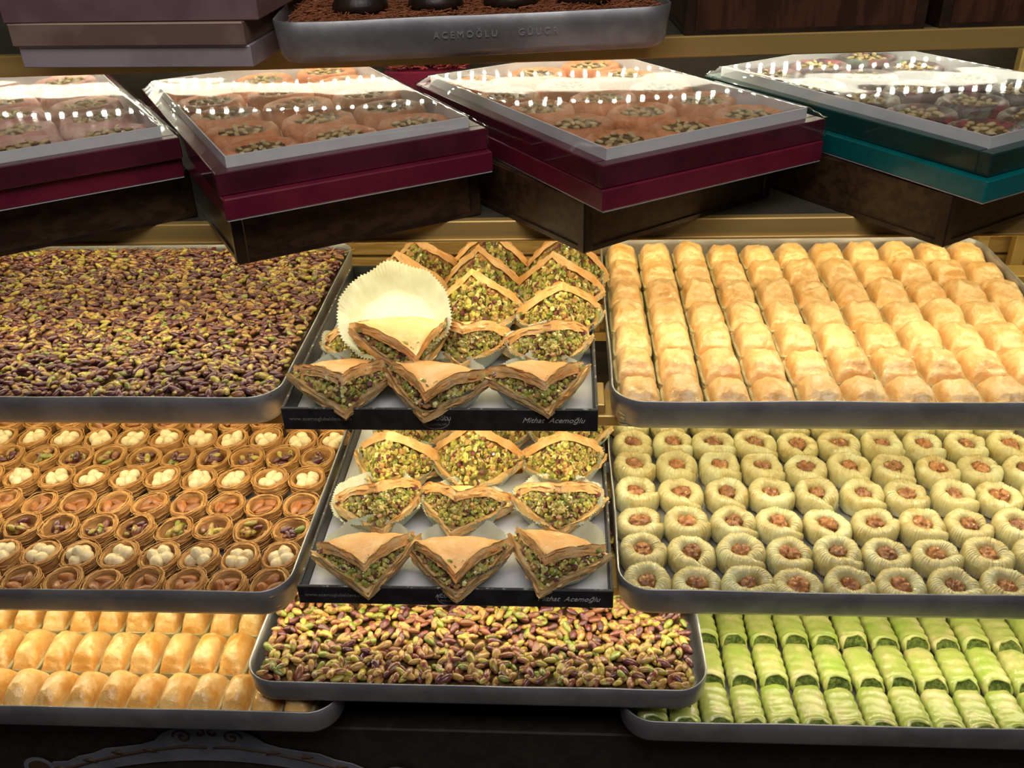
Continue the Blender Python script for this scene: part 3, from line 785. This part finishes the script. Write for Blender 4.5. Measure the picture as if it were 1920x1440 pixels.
def tri_pastry(k, ang, curl=.0, us=.9, w=.055, a=.068):
    rr = random.Random(k*17+3)
    low = MB(); flap_layers(low, k, w, a, 0, 0, 8, 0, k*5+1)
    upm = MB(); flap_layers(upm, k, w*(.5+.5*us), a*us, ang, curl, 9, 1, k*7+2, shrink=.98)
    # fold spine at the hinge
    sp = MB()
    for l in range(3):
        def f(i, j):
            u = -1+2*i/20; t = -PI*.62+ (PI*1.24+ang*0)*j/8; x = u*w*.93
            r = (.0035+ang*.004)*(1-.35*abs(u)**3)*(1+.14*l)+.0008*fbm(x*70, t*2, k+l)
            return (x, .001+r*math.cos(t)*.9, .0045+r*math.sin(t)*(1+ang*.2))
        sp.grid(21, 9, f)
    lower = low.mesh('lower_flap', MT['phyllo']); upper = upm.mesh('upper_flap', MT['phyllo_top']); spine = sp.mesh('folded_spine', MT['phyllo_top'])
    def P(t, s, rad):
        # t -1..1 along the two short edges (0 = apex), s 0..1 from lower to upper
        sh = 1+(us-1)*s; x = t*w*.90*(1+(us-1)*.5*s); y = -a*(1-abs(t))*.88*sh
        A = ang*s; q = rad*(1-.10*math.sin(PI*s))
        x *= (q if abs(t) < .9 else 1); yy = y*q
        # curl of upper reaches the filling
        zc = -curl*s*((-yy/a)**2)*a
        return Vector((x, yy*math.cos(A), -yy*math.sin(A)+.0095+.0055*s+zc*.85+.004*math.sin(PI*s)*(1-abs(t))))
    core = MB()
    def g(i, j):
        t = -1+2*i/24; s = j/8; p = P(t, s*.92+.02, .93); p += Vector((fbm(t*8, s*5, k), fbm(t*8, s*5, k+5), fbm(t*8, s*5, k+9)))*.0016
        return tuple(p)
    core.grid(25, 9, g)
    T = []; cc = []
    nb = int(250+170*ang); vs = []; F = []; o_ = 0
    for q in range(nb):
        t = rr.uniform(-.97, .97); s = rr.uniform(.0, 1.0); p = P(t, s*.94, rr.uniform(.92, 1.02))
        sz = rr.uniform(.0022, .0046)
        A = rotm(rr.uniform(0, 6), rr.uniform(0, 6), rr.uniform(0, 6)) @ np.diag([sz*rr.uniform(.9, 1.3), sz*rr.uniform(.6, 1), sz*rr.uniform(.5, .8)])
        J = IT*(1+RNG.uniform(-.22, .22, IT.shape)); V = J @ A.T + np.array(p); vs.append(V)
        F += [tuple(i+o_ for i in f) for f in IF]; o_ += len(V)
        cc += [tuple(np.array(rr.choice(PALB))*rr.uniform(.75, 1.2))]*len(V)
    n0 = len(core.v); allv = core.v + [tuple(x) for x in np.concatenate(vs)]
    b = MB(); b.v = allv; b.f = core.f+[tuple(i+n0 for i in f) for f in F]
    fill = b.mesh('chopped_filling', MT['chop'], False, [(.16, .13, .04)]*n0+cc)
    return dict(low=lower, up=upper, sp=spine, fill=fill)
TRI = {
 'f1': tri_pastry(1, R_(30), .36, .80), 'f2': tri_pastry(2, R_(28), .40, .84), 'f3': tri_pastry(3, R_(34), .30, .78),
 'm1': tri_pastry(4, R_(46), .22, .84), 'm2': tri_pastry(5, R_(42), .30, .86), 't1': tri_pastry(6, R_(66), .08, .98), 't2': tri_pastry(7, R_(74), .05, 1.0), 't3': tri_pastry(8, R_(58), .12, .92)}
def liner_meshes(k, flare):
    m = MB(); n = 192; prof = [(.0, 0), (.35, 0), (.66, .0003), (.72, .004), (.84, .016), (.97, .0300)]
    R0 = .0560
    def f(i, j):
        t = 2*PI*i/n; r, z = prof[j]
        pl = .0011*math.cos(i*PI) * max(0, (j-2))/3
        q = R0*(.66 + (r-.66)*flare if j >= 3 else r)
        q *= 1+(.04*fbm(math.cos(t)*1.5+k, math.sin(t)*1.5, k) if j > 2 else 0)
        zz = z*(1+.25*fbm(math.cos(t)*1.6, math.sin(t)*1.6, k+2))
        return ((q+pl)*math.cos(t), (q+pl)*math.sin(t), max(zz, 0))
    m.grid(n, len(prof), f, wrapu=True)
    return m.mesh('fluted_liner', MT['liner'])
LN = [liner_meshes(k, (.85, 1.1, .95, 1.2)[k]) for k in range(4)]
def liner_label(l):
    if l.startswith('lifted'): return 'large fluted paper case propped up behind the lifted triangle in the upper black box'
    a, b = l.split(' triangle in the '); row, rest = b.split(' of the ')
    return 'fluted white paper case under the %s triangle, %s, %s' % (a, row, rest.split(',')[0])
def pastry(kind, x, y, z, rz, rx, ry, label, liner=None, sc=1.0, group='pistachio triangles', lz=0, lsc=1.0):
    d = TRI[kind]
    q_ = random.Random(int(abs(x)*9999+y*777)); sc *= q_.uniform(.95, 1.05); ry += q_.uniform(-3, 3); rz += q_.uniform(-3, 3)
    t = thing('pistachio_triangle', label, 'pastry', W(x, y, z), (R_(rx), R_(ry), R_(rz)), group)
    ob('lower_flap', d['low'], t, sc=(sc,)*3); ob('upper_flap', d['up'], t, (0, 0, .0085), sc=(sc,)*3)
    ob('folded_spine', d['sp'], t, sc=(sc,)*3)
    tag(ob('chopped_filling', d['fill'], t, sc=(sc,)*3), kind='stuff')
    if liner:
        lx, ly, lzz, k, lrx, lry = liner
        tag(ob('fluted_liner', LN[k % 4], None, W(lx, ly, lzz), (R_(lrx), R_(lry), R_(17*k)), (lsc,)*3),
            liner_label(label), 'paper case', 'fluted paper cases')
# lower box (D): three rows plus a fourth half hidden
zb = -.7220+.0035
D_ = [
 # kind, x, y(hinge), rz, rx, label
 ('f1', -.222, .818, 12, 0, 'left triangle in the front row of the lower black box, flap drooping to the right'),
 ('f2', -.115, .815, 2, 0, 'middle triangle in the front row of the lower black box, tip hanging over the edge'),
 ('f3', -.006, .822, -14, 0, 'right triangle in the front row of the lower black box, turned to the right'),
 ('m1', -.226, .905, 12, -6, 'left triangle in the second row of the lower black box'),
 ('m2', -.122, .902, -5, -8, 'middle triangle in the second row of the lower black box, hooded crust'),
 ('m1', -.008, .908, 2, -6, 'right triangle in the second row of the lower black box'),
 ('t3', -.214, .985, -14, -4, 'left triangle in the third row of the lower black box, steep crust on the right'),
 ('t1', -.113, .985, -6, -4, 'middle triangle in the third row of the lower black box, standing open'),
 ('t3', -.004, .990, 4, -4, 'right triangle in the third row of the lower black box'),
 ('t2', -.205, 1.062, -10, 0, 'left triangle in the half-hidden back row of the lower black box'),
 ('t1', -.098, 1.062, 4, 0, 'middle triangle in the half-hidden back row of the lower black box'),
 ('t2', .004, 1.062, 0, 0, 'right triangle in the half-hidden back row of the lower black box'),
]
for q, (kd, x, y, rz, rx, lab) in enumerate(D_):
    front = q < 3
    pastry(kd, x, y-(.010 if front else 0), zb+.0035+(.017 if front else .008), rz, (5 if front else 2)+rx, 0, lab, (x, max(y-.008, .7545+.0535), zb+.0008, q, 0, 0), sc=1.11, group='pistachio triangles in the lower black box', lsc=.95)
zc = -.5570+.0035
C_ = [
 ('f3', -.250, .918, 14, 2, 0, .010, 'left triangle in the front row of the upper black box, dark filling'),
 ('f2', -.140, .910, -4, 2, 0, .012, 'middle triangle in the front row of the upper black box, half tucked under its neighbour'),
 ('f1', -.032, .915, 8, 2, 0, .012, 'right triangle in the front row of the upper black box, crumb at its tip'),
 ('m2', -.122, 1.005, 2, -4, 0, .010, 'middle triangle in the second row of the upper black box'),
 ('m1', -.022, .995, 10, -4, 0, .010, 'right triangle in the second row of the upper black box, leaning right'),
 ('m1', -.240, 1.000, 8, -4, 0, .008, 'left triangle in the second row of the upper black box, buried under the lifted one'),
 ('t1', -.112, 1.075, 0, -4, 0, .008, 'middle triangle in the third row of the upper black box, upright'),
 ('t3', -.008, 1.068, 6, -4, 0, .008, 'right triangle in the third row of the upper black box, flaky white tip'),
 ('t2', -.215, 1.080, -12, 0, 0, .008, 'left triangle in the third row of the upper black box, white crumb inside'),
 ('t2', -.110, 1.140, -4, 0, 0, .008, 'middle triangle in the fourth row of the upper black box, steep and tall'),
 ('t1', -.010, 1.135, -6, 0, 0, .008, 'right triangle in the fourth row of the upper black box, steep and tall'),
 ('t1', -.212, 1.145, -14, 0, 0, .008, 'left triangle in the fourth row of the upper black box, steep crust'),
 ('t2', -.105, 1.200, 4, 0, 0, .008, 'middle triangle in the back row of the upper black box'),
 ('t2', -.002, 1.195, 0, 0, 0, .008, 'right triangle in the back row of the upper black box'),
 ('t1', -.195, 1.200, -8, 0, 0, .008, 'left triangle in the back row of the upper black box'),
]
for q, (kd, x, y, rz, rx, ry, dz, lab) in enumerate(C_):
    front = q < 3
    pastry(kd, x, y-(.010 if front else 0), zc+.0035+dz+(.008 if front else 0), rz, (4 if front else 2)+rx, ry, lab, (x, max(y-.008, .8480+.0535), zc+.0008, q, 0, 0), sc=1.11, group='pistachio triangles in the upper black box', lsc=.95)
pastry('f2', -.192, .962, zc+.052, 24, 24, 10, 'lifted triangle lying on top of the others in the upper black box', (-.200, .992, zc+.046, 1, 34, -8), sc=1.16, group='pistachio triangles in the upper black box', lsc=1.18)

# ---------------------------------------------------------------- wrapped boxes on the middle shelf
def crate(name, label, x, y, z, rz, w, d, h, m1='wood', m2='woodf'):
    """x,y = front-left bottom corner, heading rz; frame posts at the corners, inset panels"""
    t = thing(name, label, 'crate', W(x, y, z), (0, 0, rz)); p = .012; q = .005
    for a in (0, w-p):
        for b in (0, d-p):
            ob('corner_post', MB().box(a, a+p, b, b+p, 0, h, .0015).mesh('corner_post', MT[m2], False), t)
    for b, nm in ((.003, 'front'), (d-.003-q, 'back')):
        ob('side_panel', MB().box(p, w-p, b, b+q, q, h-.002).mesh('side_panel', MT[m1], False), t)
    for a in (.003, w-.003-q):
        ob('side_panel', MB().box(a, a+q, p, d-p, q, h-.002).mesh('side_panel', MT[m1], False), t)
    ob('bottom_board', MB().box(.001, w-.001, .001, d-.001, 0, q).mesh('bottom_board', MT[m2], False), t)
    ob('top_board', MB().box(.006, w-.006, .006, d-.006, h-.006, h-.001).mesh('top_board', MT[m1], False), t)
    return t
def closed_box(label, x, y, z, rz, w, d, h, m, seam='paleedge'):
    t = thing('sweet_box', label, 'box', W(x, y, z), (0, 0, rz))
    ob('lid', MB().box(0, w, 0, d, .001, h, .0012).mesh('lid', MT[m], False), t)
    ob('base', MB().box(.0012, w-.0012, .0012, d-.0012, 0, .001).mesh('base', MT['white'], False), t)
    return t
def open_box(label, x, y, z, rz, w, d, h, m, wrap_lab=True):
    t = thing('sweet_box', label, 'box', W(x, y, z), (0, 0, rz)); e = .014; mm = MB()
    mm.box(0, w, 0, e, 0, h, .001); mm.box(0, w, d-e, d, 0, h, .001); mm.box(0, e, e, d-e, 0, h, .001); mm.box(w-e, w, e, d-e, 0, h, .001)
    mm.box(e, w-e, e, d-e, 0, .002)
    ob('card_tray', mm.mesh('card_tray', MT[m], False), t)
    i0 = e; th = .0015; H = h+.0105; mm = MB()
    mm.box(i0, w-i0, i0, i0+th, .002, H); mm.box(i0, w-i0, d-i0-th, d-i0, .002, H); mm.box(i0, i0+th, i0+th, d-i0-th, .002, H); mm.box(w-i0-th, w-i0, i0+th, d-i0-th, .002, H)
    mm.box(i0+th, w-i0-th, i0+th, d-i0-th, .002, .0035)
    ob('white_liner', mm.mesh('white_liner', MT['white'], False), t)
    # cling wrap pulled over the liner and down the sides
    sd = x*13+y*7; NX, NY = 44, 60
    def f(i, j):
        fx = -.0012+(w+.0024)*i/(NX-1); fy = -.0012+(d+.0024)*j/(NY-1)
        dd = min(fx-i0, w-i0-fx, fy-i0, d-i0-fy)
        if dd >= 0:
            s = min(1, dd/.05); zz = H+.0010-.0012*s+.00045*fbm(fx*14, fy*14, sd, 2)*s + .00003*fbm(fx*90, fy*90, sd)*s
        else:
            q = -dd/(i0+.0012); zz = H+.0008-(H-h)*min(1, q*1.05)+.0012
            zz += .0008*fbm(fx*160, fy*160, sd)*math.sin(PI*min(1, q))
        return (fx, fy, zz)
    mm = MB().grid(NX, NY, f)
    def sk(i, j):
        peri = [(a, 0) for a in range(NX)]+[(NX-1, b) for b in range(1, NY)]+[(a, NY-1) for a in range(NX-2, -1, -1)]+[(0, b) for b in range(NY-2, 0, -1)]
        q = f(*peri[i]); return (q[0], q[1], q[2] if j == 0 else (.004 if j == 2 else h*.55)+.0004*fbm(i*.7, j))
    mm.grid(2*(NX+NY)-4, 3, lambda i, j: sk(i, 2-j), wrapu=True)
    ob('plastic_wrap', mm.mesh('plastic_wrap', MT['film']), t)
    return t
def slice_meshes(k, m):
    rr = random.Random(k); b = MB(); R = .036; h = .0155; n = 30
    prof = [(.9, 0), (1.0, .2), (1.02, .6), (.94, .95), (.82, 1.03), (.66, .92), (.62, .86)]
    def f(i, j):
        t = 2*PI*i/n; r, z = prof[j]; q = 1+.07*fbm(math.cos(t)*1.2+k, math.sin(t)*1.2, k)+.02*fbm(t*5, z*4, k)
        return (R*r*q*math.cos(t), R*r*q*math.sin(t)*.92, h*z+.0008*fbm(t*3, j, k))
    b.grid(n, len(prof), f, wrapu=True); b.f.append(tuple(range(n-1, -1, -1)))
    a = b.mesh('roll_rim', m)
    c = MB(); c.grid(n, 4, lambda i, j: (R*.68*(1-j/3)*math.cos(2*PI*i/n), R*.62*(1-j/3)*math.sin(2*PI*i/n), h*.86+.0008*fbm(i*.8, j*2, k)), wrapu=True)
    return a, c.mesh('roll_centre', MT['lokc'])
BEAN = blob('nut_piece', MT['bean'], 8, 6, lambda p: (p.x*.0056, p.y*.0027, p.z*.0016))
SL = {m: [slice_meshes(k, MT[m]) for k in range(4)] for m in ('lok', 'lokp', 'lokd')}
def fill_box(t, w, d, m, word, place, seed, z0=.0036):
    rr = random.Random(seed); nx, ny = 3, 5; i0 = .0165
    cx = (w-2*i0)/nx; cy = (d-2*i0)/ny
    for j in range(ny):
        for i in range(nx):
            lx = i0+cx*(i+.5); ly = i0+cy*(j+.5)
            p = Matrix.Rotation(t.rotation_euler.z, 4, 'Z') @ Vector((lx, ly, z0)); p = p+Vector(t.location)
            s = thing('nut_roll_slice', '%s slice, %s from left, %s, %s' % (word, ORD[i], rowname(j), place), 'sweet', p, (0, 0, rr.uniform(-.2, .2)+t.rotation_euler.z), 'slices inside the '+place)
            s.scale = (1, 1, 1.45); a, c = SL[m][rr.randrange(4)]; sx = cx/.0745*1.0; sy = cy/.0745*1.06
            ob('roll_rim', a, s, sc=(sx, sy, 1)); ob('roll_centre', c, s, sc=(sx, sy, 1))
            for q in range(13):
                th = q*2.4; r = .0064*math.sqrt(q)*sx
                ob('nut_piece', BEAN, s, (r*math.cos(th), r*math.sin(th)*.9, .0143), (0, rr.uniform(-.2, .2), th+rr.uniform(-1.5, 1.5)), (rr.uniform(.8, 1.1),)*3)
def corner(x, y, rz, w, kind='L'):   # from front-right corner to front-left
    return (x-w*math.cos(rz), y-w*math.sin(rz))
STACKS = [
 # key, (x,y) front corner of open box, heading, m_open, m_closed, sweets, words
 ('far left', (-.632, .792), 34, 'burgd', 'burg', 'lokp', 'dusty pink', (-.636, .797), (-.632, .830), 34),
 ('second left', (-.322, .826), 31, 'burgd', 'burg', 'lok', 'apricot-brown', (-.316, .818), (-.322, .842), 31),
 ('centre right', (.033, .838), 33, 'burgd', 'burg', 'lok', 'orange-brown', (.034, .836), (.018, .867), 38),
 ('far right', (.387, .862), 33, 'teald', 'teal', 'lokd', 'dark plum', (.384, .852), (.368, .879), 36)]
BW, BD = .280, .400
WORD = {'far left': 'leftmost stack', 'second left': 'second stack from left', 'centre right': 'third stack from left', 'far right': 'teal stack'}
for key, (x, y), an, mo, mc, sw, wd, (cx, cy), (bx, by), ban in STACKS:
    wk = WORD[key]
    crate('wooden_crate', 'dark brown wooden crate at the bottom of the '+wk, bx, by, -.3628, R_(ban), .268, .26 if key == 'centre right' else .33, .0535)
    closed_box('%s closed card box in the middle of the %s' % ('teal' if mc == 'teal' else 'burgundy', wk), cx, cy, -.3092, R_(an), BW, BD, .0220, mc)
    t = open_box('dark %s open box with white liner under clear wrap, atop the %s' % ('teal' if mc == 'teal' else 'burgundy', wk), x, y, -.2871, R_(an), BW, BD, .0220, mo)
    fill_box(t, BW, BD, sw, wd, 'open box of '+wk, len(key))
# candied peel box behind
t = tag(ob('candied_peel_box', MB().box(-.06, .06, -.04, .04, 0, .066, .002).mesh('candied_peel_box', MT['burg'], False), None, W(-.205, 1.425, -.3625)), 'small box heaped with red shreds behind the gap between two burgundy stacks', 'box')
def peel(rr):
    p = Vector((rr.uniform(-.05, .05), rr.uniform(-.032, .032), .067+.004*rr.random())); a = rr.uniform(0, 6); out = []
    for k in range(5): out.append(p.copy()); a += rr.uniform(-.6, .6); p = p+Vector((math.cos(a)*.004, math.sin(a)*.003, rr.uniform(-.0006, .003)))
    return out
b = MB(); rr = random.Random(3)
for i in range(260): b.tube(peel(rr), .0012, 4)
o = ob('red_candied_shreds', b.mesh('red_candied_shreds', MT['red']), None, W(-.205, 1.425, -.3625)); tag(o, 'heap of red candied shreds in the small box behind the burgundy stacks', 'candied peel', kind='stuff')

# ---------------------------------------------------------------- top shelf
ZA = -.1978
ta = tray('aluminium tray with stamped lettering and brown shredded pastry, top centre', -.290, .952, ZA, .405, .30, h=.042, rz=R_(8.2), r=.03, fl=.006, seed=11)
lt = ob('stamped_lettering', text_mesh('ACEMOĞLU    GÜUGR', .0092, .0003, m='stamp', space=1.45), ta, (.222, .0014, .023), (PI/2+R_(7), 0, 0))
def fl(rr):
    x = rr.uniform(.012, .393); y = rr.uniform(.010, .20); p = Vector((x, y, .0355+rr.uniform(0, .004))); a = rr.gauss(1.0, .5); out = []
    for k in range(4):
        out.append((min(max(p.x, .008), .397), min(max(p.y, .008), .29), p.z)); a += rr.uniform(-.4, .4); p = p+Vector((math.cos(a)*.0045, math.sin(a)*.0045, rr.uniform(-.0015, .0012)))
    return out
kt = thing('shredded_pastry', 'brown shredded pastry filling the top centre tray', 'pastry', ta.location, (0, 0, R_(8.2)))
ob('pastry_slab', MB().box(.014, .391, .014, .286, .0018, .0355, .004).mesh('pastry_slab', MT['floss'], True), kt)
b = MB(); rr = random.Random(8)
for i in range(3200): b.tube(fl(rr), .0007, 3, cap=False)
tag(ob('shreds', b.mesh('shreds', MT['floss']), kt), kind='stuff')
for i, lx in enumerate((.085, .165, .245, .325)):
    me = blob('chocolate_dome', MT['choc'], 18, 12, lambda p, i=i: (p.x*.030*(1+.04*fbm(p.x*3+i, p.y*3)), p.y*.030, max(0, p.z)*.026))
    p = Matrix.Rotation(R_(8.2), 4, 'Z') @ Vector((lx, .088, .0385)); p += ta.location
    tag(ob('chocolate_dome', me, None, p), '%s dark round sweet from left, on the brown shredded pastry at the top' % ORD[i], 'sweet', 'dark sweets on the shredded pastry')
y0 = .958
bx = [(-.5565, .244, .0215, 'mauve', 'plain mauve-grey box at the bottom of the top left stack'),
      (-.5600, .2450, .0225, 'brownc', 'brown marbled box in the middle of the top left stack'),
      (-.5620, .2620, .0240, 'pink', 'rose-brown box third from the bottom of the top left stack'),
      (-.5620, .2620, .0240, 'pink', 'rose-brown box at the top of the top left stack')]
z = ZA
for i, (x, wd, h, m, lab) in enumerate(bx):
    rz = R_(-3.2 if i < 2 else -1.6); t = thing('sweet_box', lab, 'box', W(x, y0+.012-(.004 if i == 1 else 0)-.006*(i > 1), z), (0, 0, rz), None)
    ob('lid', MB().box(0, wd, 0, .20, 0, h-.0002, .0010).mesh('lid', MT[m], False), t)
    if i < 2: ob('lid_edge', MB().box(.0008, wd-.0008, -.0003, .0006, h-.0018, h-.0001).mesh('lid_edge', MT['paleedge' if i else 'white'], False), t)
    z += h+.0001
for i, (x, y, wd, lab) in enumerate(((.128, 1.083, .262, 'dark red-brown wooden crate on the top shelf right of the tray'), (.405, 1.101, .27, 'dark red-brown wooden crate at the right end of the top shelf'))):
    crate('wooden_crate', lab, x, y, ZA, A_ANG, wd, .22, .11, 'redwood', 'woodf')

# ---------------------------------------------------------------- ornate sign on the plinth, lower left: ghost image in glass put into solid shape
sg = thing('glass_ghost_relief', 'pale scrolled arch glass-image relief with brown flourishes on the dark front below the trays', 'relief', W(-.425, .733, -.909))
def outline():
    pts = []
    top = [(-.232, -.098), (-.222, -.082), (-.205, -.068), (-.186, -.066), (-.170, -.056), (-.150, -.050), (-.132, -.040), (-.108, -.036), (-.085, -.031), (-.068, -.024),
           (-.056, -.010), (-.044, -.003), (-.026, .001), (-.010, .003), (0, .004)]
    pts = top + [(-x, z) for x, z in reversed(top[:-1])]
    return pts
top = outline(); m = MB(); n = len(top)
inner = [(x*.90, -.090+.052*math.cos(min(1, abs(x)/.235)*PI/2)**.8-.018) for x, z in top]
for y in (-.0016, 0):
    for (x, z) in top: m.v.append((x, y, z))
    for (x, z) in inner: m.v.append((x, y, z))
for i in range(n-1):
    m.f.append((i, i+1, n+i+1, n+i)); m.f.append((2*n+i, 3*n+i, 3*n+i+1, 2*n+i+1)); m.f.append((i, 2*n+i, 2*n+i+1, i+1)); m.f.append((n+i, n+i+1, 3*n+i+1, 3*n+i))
ob('arch_band', m.mesh('arch_band', MT['reliefw'], False), sg)
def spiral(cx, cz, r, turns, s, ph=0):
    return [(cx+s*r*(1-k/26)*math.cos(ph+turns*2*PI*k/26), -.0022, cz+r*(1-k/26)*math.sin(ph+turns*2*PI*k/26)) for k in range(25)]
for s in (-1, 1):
    b = MB(); b.tube(spiral(s*.030, -.013, .012, 1.5, s), .0013, 5); ob('scroll', b.mesh('scroll', MT['reliefb']), sg)
    b = MB(); b.tube(spiral(s*.009, -.006, .008, .8, s, 2), .0013, 5); ob('scroll', b.mesh('scroll', MT['reliefb']), sg)
    b = MB(); b.tube([(s*x, -.0022, z) for x, z in ((.004, -.032), (.03, -.030), (.07, -.038), (.11, -.048), (.15, -.062), (.19, -.078), (.212, -.090))], .0012, 5, rad=[.0012, .0018, .0012, .002, .0012, .002, .0008]); ob('flourish', b.mesh('flourish', MT['reliefb']), sg)
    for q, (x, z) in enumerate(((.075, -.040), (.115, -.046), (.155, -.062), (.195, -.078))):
        b = MB(); b.tube([(s*(x-.008), -.0022, z-.003), (s*x, -.0022, z+.003), (s*(x+.010), -.0022, z+.001)], .001, 5, rad=[.0005, .003, .0005]); ob('leaf', b.mesh('leaf', MT['reliefb']), sg)

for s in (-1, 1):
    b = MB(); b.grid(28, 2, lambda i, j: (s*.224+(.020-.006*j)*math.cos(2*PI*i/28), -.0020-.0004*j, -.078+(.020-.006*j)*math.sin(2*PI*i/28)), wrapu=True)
    md = ob('medallion', b.mesh('medallion', MT['reliefw']), sg)
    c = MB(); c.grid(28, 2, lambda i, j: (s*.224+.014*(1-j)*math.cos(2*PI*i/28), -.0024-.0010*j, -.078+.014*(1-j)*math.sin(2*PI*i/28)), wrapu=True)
    ob('medallion_boss', c.mesh('medallion_boss', MT['reliefb']), md)
